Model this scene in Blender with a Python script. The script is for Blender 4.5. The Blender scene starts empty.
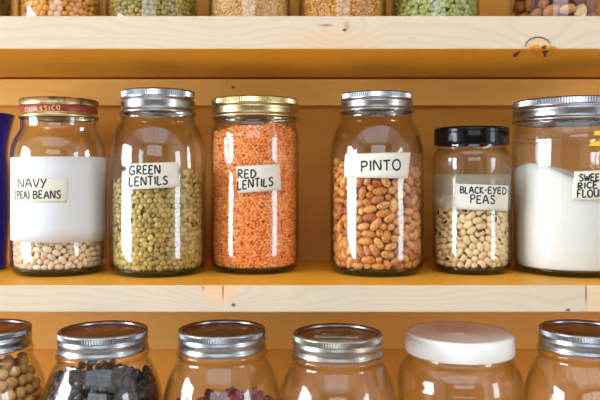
import bpy, bmesh, math, random
import numpy as np
from mathutils import Vector, Matrix, Quaternion

random.seed(7)
rng = np.random.default_rng(11)
sc = bpy.context.scene
COL = sc.collection
PI = math.pi

# ---------------------------------------------------------------- the camera's numbers (metres)
F = 690.0            # focal length in pixels of a 600 px wide frame
PX, PY = 300.0, 179.0
EYE = 1.45           # camera height
D0 = 0.662           # camera to the front edge of the middle shelf (y = 0)


def W(X, Z, h):      # right, distance from the camera, height relative to the eye
    return Vector((X, Z - D0, EYE + h))


# ---------------------------------------------------------------- colours and materials
def lin(c):
    return c / 12.92 if c <= 0.04045 else ((c + 0.055) / 1.055) ** 2.4


def rgb(r, g, b):
    return (lin(r / 255), lin(g / 255), lin(b / 255), 1.0)


class NT:
    def __init__(self, name):
        self.m = bpy.data.materials.new(name)
        self.m.use_nodes = True
        self.t = self.m.node_tree
        self.t.nodes.clear()
        self.out = self.t.nodes.new('ShaderNodeOutputMaterial')

    def n(self, typ, **kw):
        nd = self.t.nodes.new(typ)
        for k, v in kw.items():
            setattr(nd, k, v)
        return nd

    def link(self, a, b):
        self.t.links.new(a, b)

    def put(self, sock, v):
        if hasattr(v, 'is_output'):
            self.link(v, sock)
        else:
            sock.default_value = v

    def math(self, op, a, b=None, c=None):
        nd = self.n('ShaderNodeMath', operation=op)
        self.put(nd.inputs[0], a)
        if b is not None:
            self.put(nd.inputs[1], b)
        if c is not None:
            self.put(nd.inputs[2], c)
        return nd.outputs[0]

    def mix(self, f, a, b, blend='MIX'):
        nd = self.n('ShaderNodeMix', data_type='RGBA', blend_type=blend)
        self.put(nd.inputs[0], f)
        self.put(nd.inputs[6], a)
        self.put(nd.inputs[7], b)
        return nd.outputs[2]

    def noise(self, vec, scale, detail=3.0, rough=0.55):
        nd = self.n('ShaderNodeTexNoise')
        if vec is not None:
            self.link(vec, nd.inputs['Vector'])
        nd.inputs['Scale'].default_value = scale
        nd.inputs['Detail'].default_value = detail
        nd.inputs['Roughness'].default_value = rough
        return nd.outputs['Fac']

    def ramp(self, f, stops):
        nd = self.n('ShaderNodeValToRGB')
        self.link(f, nd.inputs[0])
        e = nd.color_ramp.elements
        while len(e) < len(stops):
            e.new(0.5)
        for i, (p, c) in enumerate(stops):
            e[i].position = p
            e[i].color = c
        return nd.outputs[0]

    def obj(self):
        return self.n('ShaderNodeTexCoord').outputs['Object']

    def mapping(self, vec, scale=(1, 1, 1), loc=(0, 0, 0)):
        nd = self.n('ShaderNodeMapping')
        self.link(vec, nd.inputs[0])
        nd.inputs['Scale'].default_value = scale
        nd.inputs['Location'].default_value = loc
        return nd.outputs[0]

    def bsdf(self, color, rough=0.5, metal=0.0, spec=0.5, coat=0.0, bump=None, bump_str=0.2, bump_dist=0.001, sss=0.0):
        p = self.n('ShaderNodeBsdfPrincipled')
        self.put(p.inputs['Base Color'], color)
        self.put(p.inputs['Roughness'], rough)
        self.put(p.inputs['Metallic'], metal)
        p.inputs['Specular IOR Level'].default_value = spec
        p.inputs['Coat Weight'].default_value = coat
        if bump is not None:
            b = self.n('ShaderNodeBump')
            b.inputs['Strength'].default_value = bump_str
            b.inputs['Distance'].default_value = bump_dist
            self.link(bump, b.inputs['Height'])
            self.link(b.outputs[0], p.inputs['Normal'])
        self.link(p.outputs[0], self.out.inputs['Surface'])
        return p


def mat_plain(name, col, rough=0.5, metal=0.0, spec=0.5, vary=0.06, scale=60, coat=0.0, bump=0.0):
    t = NT(name)
    nz = t.noise(t.obj(), scale, 3)
    c2 = tuple(max(0, x * (1 - vary * 3)) for x in col[:3]) + (1,)
    c = t.mix(nz, tuple(min(1, x * (1 + vary * 2)) for x in col[:3]) + (1,), c2)
    t.bsdf(c, rough, metal, spec, coat, bump=nz if bump else None, bump_str=bump)
    return t.m


def mat_wood(name, pale, dark, line, knots=(), freq=160.0, line_amt=0.5, rough=0.5, tone=None, spots=(), yfreq=60.0, seed=0.0, coat=0.0):
    """Pine: contour lines of a height field that bulges round each knot. knots: (x, z, amplitude, radius) in the object's
    space; spots: (x, z, rx, rz, colour, softness)."""
    t = NT(name)
    o = t.obj()
    sep = t.n('ShaderNodeSeparateXYZ')
    t.link(o, sep.inputs[0])
    x, y, z = sep.outputs
    warp = t.noise(t.mapping(o, (2.2, 9, 9), (seed, seed, 0)), 1.6, 2)
    h = t.math('MULTIPLY', z, 1.0)
    h = t.math('ADD', h, t.math('MULTIPLY', y, yfreq / freq))
    h = t.math('ADD', h, t.math('MULTIPLY', t.math('SUBTRACT', warp, 0.5), 0.085))
    for kx, kz, amp, rad in knots:
        dx = t.math('DIVIDE', t.math('SUBTRACT', x, kx), rad * 1.5)
        dz = t.math('DIVIDE', t.math('SUBTRACT', z, kz), rad)
        dd = t.math('ADD', t.math('MULTIPLY', dx, dx), t.math('MULTIPLY', dz, dz))
        h = t.math('ADD', h, t.math('MULTIPLY', t.math('EXPONENT', t.math('MULTIPLY', dd, -1.0)), amp))
    s = t.math('SINE', t.math('MULTIPLY', h, freq * 6.2832))
    s = t.math('MULTIPLY_ADD', s, 0.5, 0.5)
    s = t.math('POWER', s, 3.0)
    fine = t.noise(t.mapping(o, (9, 420, 420)), 1.0, 4, 0.6)
    broad = t.noise(t.mapping(o, (3.0, 14, 14), (seed * 3, 0, seed)), 1.5, 3)
    c = t.mix(t.math('MULTIPLY', broad, 1.0), pale, tone or dark)
    c = t.mix(t.math('MULTIPLY', s, line_amt), c, line)
    c = t.mix(t.math('MULTIPLY', t.math('SUBTRACT', fine, 0.35), 0.35), c, dark)
    for sx, sz, rx, rz, colr, soft in spots:
        dx = t.math('DIVIDE', t.math('SUBTRACT', x, sx), rx)
        dz = t.math('DIVIDE', t.math('SUBTRACT', z, sz), rz)
        wob = t.math('MULTIPLY', t.math('SUBTRACT', t.noise(t.mapping(o, (1, 1, 1)), 260, 3), 0.5), 0.8)
        dd = t.math('ADD', t.math('SQRT', t.math('ADD', t.math('MULTIPLY', dx, dx), t.math('MULTIPLY', dz, dz))), wob)
        f = t.n('ShaderNodeMapRange')
        t.link(dd, f.inputs[0])
        f.inputs[1].default_value = 1.0 - soft
        f.inputs[2].default_value = 1.0 + soft
        f.inputs[3].default_value = 1.0
        f.inputs[4].default_value = 0.0
        fx = t.math('MULTIPLY', f.outputs[0], colr[3])
        c = t.mix(fx, c, colr[:3] + (1,))
    t.bsdf(c, rough, 0, 0.4, coat, bump=fine, bump_str=0.12, bump_dist=0.0006)
    return t.m


def mat_glass(name, tint=(0.993, 0.995, 0.99, 1), edge=(0.46, 0.44, 0.33, 1), power=3.4, gloss=1.0, ripple=0.12):
    """Clear jar glass: what passes straight through is tinted the more, the longer its way through the wall, plus a mirror-like
    Fresnel reflection."""
    t = NT(name)
    o = t.obj()
    nz = t.noise(t.mapping(o, (1, 1, 0.5)), 38, 2)
    b = t.n('ShaderNodeBump')
    b.inputs['Strength'].default_value = ripple
    b.inputs['Distance'].default_value = 0.004
    t.link(nz, b.inputs['Height'])
    lw = t.n('ShaderNodeLayerWeight')
    lw.inputs['Blend'].default_value = 0.5
    f = t.math('POWER', lw.outputs['Facing'], power)
    tr = t.n('ShaderNodeBsdfTransparent')
    t.link(t.mix(f, tint, edge), tr.inputs['Color'])
    gl = t.n('ShaderNodeBsdfGlossy')
    gl.inputs['Roughness'].default_value = 0.03
    gl.inputs['Color'].default_value = (gloss, gloss, gloss, 1)
    t.link(b.outputs[0], gl.inputs['Normal'])
    lb = t.n('ShaderNodeLayerWeight')
    lb.inputs['Blend'].default_value = 0.5
    t.link(b.outputs[0], lb.inputs['Normal'])
    fr = t.math('MULTIPLY_ADD', t.math('POWER', lb.outputs['Facing'], 5.0), 0.96, 0.04)
    mx = t.n('ShaderNodeMixShader')
    t.link(fr, mx.inputs[0])
    t.link(tr.outputs[0], mx.inputs[1])
    t.link(gl.outputs[0], mx.inputs[2])
    t.link(mx.outputs[0], t.out.inputs['Surface'])
    return t.m


def mat_film(name, col, alpha):
    t = NT(name)
    p = t.bsdf(t.mix(t.noise(t.obj(), 90, 3), col, tuple(c * 0.9 for c in col[:3]) + (1,)), 0.6)
    p.inputs['Alpha'].default_value = alpha
    return t.m


def mat_bean(name, stops, rough=0.42, mottle=None, mottle_scale=260, spec=0.4, mottle_lo=0.55, mottle_hi=0.68):
    """One colour per bean from a ramp; mottle adds speckles."""
    t = NT(name)
    oi = t.n('ShaderNodeObjectInfo')
    ge = t.n('ShaderNodeNewGeometry')
    r = t.math('FRACT', t.math('ADD', oi.outputs['Random'], ge.outputs['Random Per Island']))
    c = t.ramp(r, stops)
    if mottle:
        off = t.n('ShaderNodeVectorMath', operation='ADD')
        t.link(t.obj(), off.inputs[0])
        cv = t.n('ShaderNodeCombineXYZ')
        t.link(t.math('MULTIPLY', r, 3.0), cv.inputs[0])
        t.link(cv.outputs[0], off.inputs[1])
        nz = t.noise(off.outputs[0], mottle_scale, 3, 0.6)
        mr = t.n('ShaderNodeMapRange')
        t.link(nz, mr.inputs[0])
        mr.inputs[1].default_value = mottle_lo
        mr.inputs[2].default_value = mottle_hi
        c = t.mix(t.math('MULTIPLY', mr.outputs[0], mottle[3]), c, mottle[:3] + (1,))
    t.bsdf(c, rough, 0, spec)
    return t.m


def mat_metal(name, col, rough=0.25, stain=None, vary=0.1):
    t = NT(name)
    o = t.obj()
    nz = t.noise(t.mapping(o, (1, 1, 3)), 55, 4)
    c = t.mix(nz, tuple(min(1, x * (1 + vary)) for x in col[:3]) + (1,), tuple(x * (1 - vary * 2) for x in col[:3]) + (1,))
    if stain:
        s = t.ramp(t.noise(o, 90, 5, 0.7), [(0.5, (0, 0, 0, 1)), (0.68, (1, 1, 1, 1))])
        c = t.mix(t.math('MULTIPLY', s, stain[3]), c, stain[:3] + (1,))
    t.bsdf(c, t.math('MULTIPLY_ADD', nz, 0.16, rough - 0.06), 1.0)
    return t.m


M = {}
M['glass'] = mat_glass('jar_glass')
M['glass_warm'] = mat_glass('old_jar_glass', tint=(0.99, 0.992, 0.975, 1), edge=(0.46, 0.43, 0.30, 1))
M['glass_base'] = mat_glass('jar_foot_glass', tint=(0.62, 0.64, 0.5, 1), edge=(0.16, 0.16, 0.1, 1), power=1.5)
M['steel'] = mat_metal('lid_steel', (0.40, 0.42, 0.46, 1), 0.27)
M['steel_old'] = mat_metal('lid_steel_worn', (0.38, 0.37, 0.34, 1), 0.30, (0.30, 0.17, 0.06, 0.55))
M['gold'] = mat_metal('lid_gold', (0.64, 0.54, 0.29, 1), 0.28)
M['gold_worn'] = mat_metal('lid_gold_worn', (0.72, 0.60, 0.36, 1), 0.34, (0.07, 0.06, 0.04, 0.85), 0.2)
M['lid_red'] = mat_plain('lid_red_enamel', rgb(150, 52, 18), 0.35, vary=0.12, scale=120)
M['lid_script'] = mat_plain('lid_script_paint', rgb(222, 190, 120), 0.4)
M['black_plastic'] = mat_plain('black_plastic', rgb(9, 10, 12), 0.14, spec=0.3)
M['white_plastic'] = mat_plain('white_plastic', rgb(240, 241, 242), 0.34, vary=0.01)
M['tape'] = mat_plain('masking_tape', rgb(222, 218, 204), 0.75, vary=0.03, scale=220)
M['tape_cream'] = mat_plain('cream_tape', rgb(226, 220, 200), 0.75, vary=0.03, scale=220)
M['paper'] = mat_plain('white_paper', rgb(216, 218, 221), 0.8, vary=0.012, scale=30)
M['ink'] = mat_plain('black_ink', rgb(26, 25, 28), 0.5)
M['film'] = mat_film('label_residue', rgb(190, 196, 178), 0.22)
M['yellow'] = mat_plain('yellow_sticker', rgb(238, 200, 30), 0.6)
M['flour'] = mat_plain('white_flour', rgb(228, 225, 218), 0.95, vary=0.015, scale=14)
M['cobalt'] = mat_plain('cobalt_glaze', rgb(16, 32, 158), 0.12, vary=0.08, scale=9, coat=0.6)
M['paint'] = mat_plain('white_wall_paint', rgb(244, 242, 237), 0.85, vary=0.01, scale=4)
M['floor'] = mat_wood('floor_boards', rgb(214, 206, 196), rgb(200, 190, 178), rgb(188, 176, 162), freq=20, yfreq=20)

# ---------------------------------------------------------------- small building helpers
def tag(o, label=None, cat=None, group=None, kind=None):
    for k, v in (('label', label), ('category', cat), ('group', group), ('kind', kind)):
        if v:
            o[k] = v
    return o


def link_mesh(name, me, mats, parent=None, loc=(0, 0, 0), smooth=True):
    o = bpy.data.objects.new(name, me)
    COL.objects.link(o)
    for m in (mats if isinstance(mats, (list, tuple)) else [mats]):
        me.materials.append(m)
    if smooth:
        for p in me.polygons:
            p.use_smooth = True
    o.location = loc
    if parent:
        o.parent = parent
    return o


def empty(name, loc):
    o = bpy.data.objects.new(name, None)
    COL.objects.link(o)
    o.location = loc
    o.empty_display_size = 0.02
    return o


def mesh_from(verts, faces, name='m'):
    me = bpy.data.meshes.new(name)
    me.from_pydata([tuple(v) for v in verts], [], faces)
    me.update()
    return me


def lathe(profile, segs=64, fn=None, close=False):
    """profile: (r, z) pairs, bottom to top or round; fn(i, k, r) alters the radius of segment k at profile point i."""
    verts, faces, rings = [], [], []
    for i, (r, z) in enumerate(profile):
        if r < 1e-6:
            rings.append([len(verts)])
            verts.append((0, 0, z))
        else:
            ring = []
            for k in range(segs):
                a = 2 * PI * k / segs
                rr = fn(i, k, r) if fn else r
                ring.append(len(verts))
                verts.append((rr * math.cos(a), rr * math.sin(a), z))
            rings.append(ring)
    n = len(rings)
    for i in range(n if close else n - 1):
        A, B = rings[i], rings[(i + 1) % n]
        if len(A) == 1 and len(B) == 1:
            continue
        for k in range(segs):
            k2 = (k + 1) % segs
            if len(A) == 1:
                faces.append((A[0], B[k2], B[k]))
            elif len(B) == 1:
                faces.append((A[k], A[k2], B[0]))
            else:
                faces.append((A[k], A[k2], B[k2], B[k]))
    me = mesh_from(verts, faces)
    bm = bmesh.new()
    bm.from_mesh(me)
    bmesh.ops.recalc_face_normals(bm, faces=bm.faces)
    bm.to_mesh(me)
    bm.free()
    return me


def smooth_profile(pts, sub=6):
    """Catmull-Rom through (r, z) points."""
    out = []
    n = len(pts)
    for i in range(n - 1):
        p0, p1, p2, p3 = pts[max(i - 1, 0)], pts[i], pts[i + 1], pts[min(i + 2, n - 1)]
        for s in range(sub):
            t = s / sub
            out.append(tuple(0.5 * ((2 * p1[j]) + (-p0[j] + p2[j]) * t + (2 * p0[j] - 5 * p1[j] + 4 * p2[j] - p3[j]) * t * t
                                    + (-p0[j] + 3 * p1[j] - 3 * p2[j] + p3[j]) * t ** 3) for j in (0, 1)))
    out.append(pts[-1])
    return out


def box_mesh(x0, x1, y0, y1, z0, z1, bevel=0.0):
    bm = bmesh.new()
    bmesh.ops.create_cube(bm, size=1)
    for v in bm.verts:
        v.co = Vector((x0 + (v.co.x + .5) * (x1 - x0), y0 + (v.co.y + .5) * (y1 - y0), z0 + (v.co.z + .5) * (z1 - z0)))
    if bevel:
        bmesh.ops.bevel(bm, geom=list(bm.edges), offset=bevel, segments=2, affect='EDGES', profile=0.5)
    me = bpy.data.meshes.new('box')
    bm.to_mesh(me)
    bm.free()
    return me


# ---------------------------------------------------------------- the room
WALLY = 0.203
RX0, RX1, RY0, CEIL = -1.75, 1.75, -2.6, 2.55


def struct(name, boxes, mat):
    bm = bmesh.new()
    for b in boxes:
        me = box_mesh(*b)
        bm.from_mesh(me)
        bpy.data.meshes.remove(me)
    me = bpy.data.meshes.new(name)
    bm.to_mesh(me)
    bm.free()
    return tag(link_mesh(name, me, mat, smooth=False), kind='structure')


AMB, AMB2, AMBL = rgb(222, 156, 78), rgb(205, 134, 58), rgb(176, 104, 38)
M['wall_wood'] = mat_wood('wall_board_pine', rgb(218, 154, 56), rgb(204, 136, 40), rgb(192, 120, 30), freq=22, line_amt=0.15, yfreq=5, tone=rgb(212, 146, 48), rough=0.55, seed=2.0)
struct('floor', [(RX0 - .1, RX1 + .1, RY0 - .1, WALLY + .1, -0.1, 0.0)], M['floor'])
WF = (-1.15, 0.85, -2.30, -0.80)     # skylight in the ceiling: x range, y range
struct('ceiling', [(RX0 - .1, WF[0], RY0 - .1, WALLY + .1, CEIL, CEIL + 0.1), (WF[1], RX1 + .1, RY0 - .1, WALLY + .1, CEIL, CEIL + 0.1),
                   (WF[0], WF[1], RY0 - .1, WF[2], CEIL, CEIL + 0.1), (WF[0], WF[1], WF[3], WALLY + .1, CEIL, CEIL + 0.1)], M['paint'])
struct('wall_back', [(RX0 - .1, RX1 + .1, WALLY, WALLY + .1, 0, CEIL)], M['wall_wood'])


def wall_with_hole(name, axis, at, thick, a0, a1, h0, h1, lo, hi):
    bx = []
    for (p, q, r, s) in ((lo, a0, 0, CEIL), (a1, hi, 0, CEIL), (a0, a1, 0, h0), (a0, a1, h1, CEIL)):
        if q - p > 1e-4 and s - r > 1e-4:
            bx.append((at, at + thick, p, q, r, s) if axis == 'x' else (p, q, at, at + thick, r, s))
    struct(name, bx, M['paint'])


WL = (-1.15, -0.15, 1.0, 2.0)      # window in the left wall: y range, z range
WR = (-1.50, -0.85, 1.0, 2.0)
wall_with_hole('wall_left', 'x', RX0 - .1, .1, WL[0], WL[1], WL[2], WL[3], RY0, WALLY)
wall_with_hole('wall_right', 'x', RX1, .1, WR[0], WR[1], WR[2], WR[3], RY0, WALLY)
M['taupe'] = mat_plain('taupe_wall_paint', rgb(128, 116, 104), 0.85, vary=0.01, scale=4)
WC = (-0.95, 0.85, 1.74, 2.44)       # high window in the wall behind the camera: x range, z range
struct('wall_front', [(RX0 - .1, WC[0], RY0 - .1, RY0, 0, CEIL), (WC[1], RX1 + .1, RY0 - .1, RY0, 0, CEIL), (WC[0], WC[1], RY0 - .1, RY0, 0, WC[2]), (WC[0], WC[1], RY0 - .1, RY0, WC[3], CEIL)], M['taupe'])


def window_frame(name, axis, at, a0, a1, h0, h1, na, nh, t=.035):
    bx = []
    for k in range(na + 1):
        c = a0 + (a1 - a0) * k / na
        bx.append((c - t / 2, c + t / 2, h0, h1))
    for k in range(nh + 1):
        c = h0 + (h1 - h0) * k / nh
        bx.append((a0, a1, c - t / 2, c + t / 2))
    struct(name, [((at - .02, at + .02, p, q, r, s) if axis == 'x' else (p, q, at - .02, at + .02, r, s)) for p, q, r, s in bx], M['paint'])


window_frame('window_1', 'x', RX0 - .05, *WL, 2, 2)
window_frame('window_2', 'x', RX1 + .05, *WR, 1, 2)
window_frame('window_4', 'y', RY0 - .05, *WC, 2, 1)
struct('window_3', [(x - .02, x + .02, WF[2], WF[3], CEIL + .02, CEIL + .07) for x in (WF[0], (WF[0] + WF[1]) / 2, WF[1])], M['paint'])


LW = (84, 22, 20, 12)


def daylight(name, loc, rot, sx, sy, power, col):
    L = bpy.data.lights.new(name, 'AREA')
    L.shape = 'RECTANGLE'
    L.size, L.size_y = sx, sy
    L.energy = power
    L.color = col
    o = bpy.data.objects.new(name, L)
    COL.objects.link(o)
    o.location = loc
    o.rotation_euler = rot
    return o


daylight('daylight_side_window', (RX0 - .12, (WL[0] + WL[1]) / 2, (WL[2] + WL[3]) / 2), (0, -PI / 2, 0), WL[3] - WL[2], WL[1] - WL[0], LW[0], (0.78, 0.90, 1.0))
daylight('daylight_small_window', (RX1 + .12, (WR[0] + WR[1]) / 2, (WR[2] + WR[3]) / 2), (0, PI / 2, 0), WR[3] - WR[2], WR[1] - WR[0], LW[1], (0.80, 0.91, 1.0))
daylight('daylight_skylight', ((WF[0] + WF[1]) / 2, (WF[2] + WF[3]) / 2, CEIL + .12), (0, 0, 0), WF[1] - WF[0], WF[3] - WF[2], LW[2], (0.78, 0.90, 1.0))

daylight('daylight_high_window', ((WC[0] + WC[1]) / 2, RY0 - .12, (WC[2] + WC[3]) / 2), (PI / 2, 0, 0), WC[1] - WC[0], WC[3] - WC[2], LW[3], (0.80, 0.91, 1.0))

w = bpy.data.worlds.new('World')
sc.world = w
w.use_nodes = True
w.node_tree.nodes['Background'].inputs[0].default_value = (0.75, 0.82, 1.0, 1)
w.node_tree.nodes['Background'].inputs[1].default_value = 0.6

# ---------------------------------------------------------------- shelves
S = D0 / F   # metres per pixel at the front edge of the shelves


def fx(px):
    return (px - PX) * S


def fz(py):
    return (PY - py) * S


SHX = 1.25
DARKK = rgb(120, 76, 44)


def shelf(name, label, z0, z1, front, knots, spots, freq, seed, thing_cat='shelf'):
    """A board with amber-coloured faces and a paler front edge; origin at the underside, middle of the front edge."""
    o_z = EYE + z0
    th = z1 - z0
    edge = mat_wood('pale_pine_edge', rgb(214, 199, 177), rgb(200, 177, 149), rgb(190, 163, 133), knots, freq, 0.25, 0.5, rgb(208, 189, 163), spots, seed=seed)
    face = mat_wood('amber_pine_face', rgb(236, 172, 48), rgb(218, 146, 28), rgb(204, 128, 22), (), 40, 0.2, 0.45, rgb(230, 162, 38), yfreq=70, seed=seed + 1)
    me = box_mesh(-SHX, SHX, 0, WALLY - 0.001 - front, 0, th, bevel=0.0012)
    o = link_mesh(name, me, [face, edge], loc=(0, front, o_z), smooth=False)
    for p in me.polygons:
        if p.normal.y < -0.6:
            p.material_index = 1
    tag(o, label, thing_cat)
    return o


zt0, zt1 = fz(49.0), fz(15.8)
zm0, zm1 = fz(312.3), fz(285.2)


def kz(py, z0):
    return fz(py) - z0


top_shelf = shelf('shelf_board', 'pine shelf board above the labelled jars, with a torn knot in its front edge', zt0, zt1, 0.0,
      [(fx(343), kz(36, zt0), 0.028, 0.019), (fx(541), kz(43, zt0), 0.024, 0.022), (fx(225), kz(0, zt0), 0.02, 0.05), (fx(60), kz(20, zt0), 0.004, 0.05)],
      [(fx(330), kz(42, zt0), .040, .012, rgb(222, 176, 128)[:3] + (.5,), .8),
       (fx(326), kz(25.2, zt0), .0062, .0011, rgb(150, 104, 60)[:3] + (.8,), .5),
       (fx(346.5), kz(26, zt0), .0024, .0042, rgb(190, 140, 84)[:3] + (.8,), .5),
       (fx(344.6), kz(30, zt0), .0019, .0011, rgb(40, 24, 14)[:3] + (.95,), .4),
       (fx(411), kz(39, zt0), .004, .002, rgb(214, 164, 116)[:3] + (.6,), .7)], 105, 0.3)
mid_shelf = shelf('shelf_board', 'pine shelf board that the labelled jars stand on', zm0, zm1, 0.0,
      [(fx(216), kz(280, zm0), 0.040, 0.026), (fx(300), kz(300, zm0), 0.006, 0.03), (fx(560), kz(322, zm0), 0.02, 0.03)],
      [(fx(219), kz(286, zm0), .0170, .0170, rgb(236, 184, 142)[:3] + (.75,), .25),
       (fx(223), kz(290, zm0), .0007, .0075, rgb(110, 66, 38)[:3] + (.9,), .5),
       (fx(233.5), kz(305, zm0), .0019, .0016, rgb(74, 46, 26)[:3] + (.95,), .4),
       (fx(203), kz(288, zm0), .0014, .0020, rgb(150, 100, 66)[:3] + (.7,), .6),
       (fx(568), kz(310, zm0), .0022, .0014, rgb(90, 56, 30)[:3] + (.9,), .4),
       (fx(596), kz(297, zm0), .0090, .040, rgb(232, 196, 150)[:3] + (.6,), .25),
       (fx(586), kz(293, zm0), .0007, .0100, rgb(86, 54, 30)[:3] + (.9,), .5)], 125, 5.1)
LOWZ = -0.3425
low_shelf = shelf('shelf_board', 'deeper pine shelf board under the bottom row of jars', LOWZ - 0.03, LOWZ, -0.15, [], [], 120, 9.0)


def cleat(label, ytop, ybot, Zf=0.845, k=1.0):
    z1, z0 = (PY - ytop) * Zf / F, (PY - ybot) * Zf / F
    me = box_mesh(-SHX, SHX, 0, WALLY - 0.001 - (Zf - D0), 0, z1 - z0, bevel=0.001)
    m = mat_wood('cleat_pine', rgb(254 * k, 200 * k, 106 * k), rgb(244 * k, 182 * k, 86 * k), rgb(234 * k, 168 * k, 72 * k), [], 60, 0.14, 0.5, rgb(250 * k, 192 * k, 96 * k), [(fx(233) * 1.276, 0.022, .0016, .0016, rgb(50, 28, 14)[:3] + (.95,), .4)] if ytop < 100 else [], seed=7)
    return tag(link_mesh('shelf_cleat', me, m, loc=(0, Zf - D0, EYE + z0), smooth=False), label, 'wooden strip')


cleat('amber wooden cleat on the back wall under the board with the torn knot', 78.9, 105.3)
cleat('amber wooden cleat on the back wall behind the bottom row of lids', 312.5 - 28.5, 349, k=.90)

# the torn knot in the edge of the top board: a ridge arching over a pale hollow with ragged chips below
M['knot_dark'] = mat_plain('knot_bark', rgb(96, 58, 26), 0.7, vary=0.2, scale=300, bump=0.4)
M['knot_pale'] = mat_plain('knot_heart', rgb(226, 190, 140), 0.6, vary=0.12, scale=180, bump=0.3)
M['knot_chip'] = mat_plain('knot_splinter', rgb(222, 150, 44), 0.6, vary=0.16, scale=220, bump=0.4)


def arc_ridge(cx, cz, rx, rz, a0, a1, w, n=26):
    verts, faces = [], []
    for i in range(n + 1):
        a = a0 + (a1 - a0) * i / n
        ww = w * (0.35 + 0.9 * math.sin(PI * i / n)) * random.uniform(.75, 1.2)
        for (d, yy) in ((-ww, 0.0006), (0, -0.0010), (ww, 0.0006)):
            verts.append((cx + (rx + d) * math.cos(a), yy, cz + (rz + d) * math.sin(a)))
    for i in range(n):
        for j in range(2):
            faces.append((i * 3 + j, i * 3 + j + 1, i * 3 + j + 4, i * 3 + j + 3))
    return mesh_from(verts, faces)


kx0, kzz = fx(539), 0.0015
link_mesh('knot', arc_ridge(kx0 - .001, kzz, .0125, .0098, PI * 0.98, PI * 0.12, .0009), M['knot_dark'], top_shelf)
vv, ff = [(kx0, -0.0004, 0.004)], []
for i in range(25):
    a = PI * (1.0 - i / 24)
    q = random.uniform(.86, 1.0)
    vv.append((kx0 - .001 + .0118 * q * math.cos(a), -0.0002, max(0.0003, kzz + .0092 * q * math.sin(a))))
for i in range(24):
    ff.append((0, i + 1, i + 2))
link_mesh('knot_heart', mesh_from(vv, ff), M['knot_pale'], top_shelf, smooth=False)


def jag(points, thick, down=False):
    """A torn chip: an outline with a domed middle, standing on the front edge or (down) under the board."""
    n = len(points)
    cx, cz = sum(p[0] for p in points) / n, sum(p[1] for p in points) / n
    if down:
        v = [(a, b, 0.0004) for a, b in points] + [(a * .6 + cx * .4, b * .6 + cz * .4, -thick) for a, b in points] + [(cx, cz, -thick * 1.4)]
    else:
        v = [(a, 0.0004, b) for a, b in points] + [(a * .7 + cx * .3, -thick, b * .7 + cz * .3) for a, b in points] + [(cx, -thick * 1.5, cz)]
    f = []
    for k in range(n):
        k2 = (k + 1) % n
        f += [(k, k2, n + k2, n + k), (n + k, n + k2, 2 * n)]
    return mesh_from(v, f)


q0 = kz(49, zt0)
for pts, m_ in (([(527, 49), (528.5, 46), (531, 46.8), (533, 44.2), (535, 46.4), (538, 44), (540, 46.8), (542, 49)], 'knot_chip'),
                ([(544, 49), (543, 46.5), (547, 45.6), (550.5, 44.6), (552, 46.8), (556, 46.4), (555, 48), (558, 49)], 'knot_chip'),
                ([(540.5, 49), (542, 46), (545, 45), (549, 46.6), (546, 47.6), (545, 49)], 'knot_dark')):
    link_mesh('splinter', jag([(fx(a), kz(b, zt0) - q0 + .0001) for a, b in pts], .0009), M[m_], top_shelf, smooth=False)


def under(px, py):                       # a point of the board's underside from its pixel
    Zu = D0 * (PY - 49) / (PY - py)
    return ((px - PX) * Zu / F, Zu - D0)


for pts, m_ in (([(512, 56), (513, 53.5), (516, 52.4), (520, 50.6), (522, 50.2), (519, 54), (517, 57.2), (513.5, 58)], 'knot_dark'),
                ([(541, 52), (543, 49.6), (548, 49.6), (550, 50.4), (547, 53), (546, 57), (543.5, 58), (543, 54)], 'knot_dark'),
                ([(526, 49.4), (541, 49.4), (540, 54), (536, 56), (531, 55), (527, 53)], 'knot_chip'),
                ([(549, 49.4), (558, 49.4), (555, 54), (549, 57), (547.5, 55)], 'knot_chip')):
    link_mesh('splinter', jag([under(a, b) for a, b in pts], .0006, True), M[m_], top_shelf, smooth=False)

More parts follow.
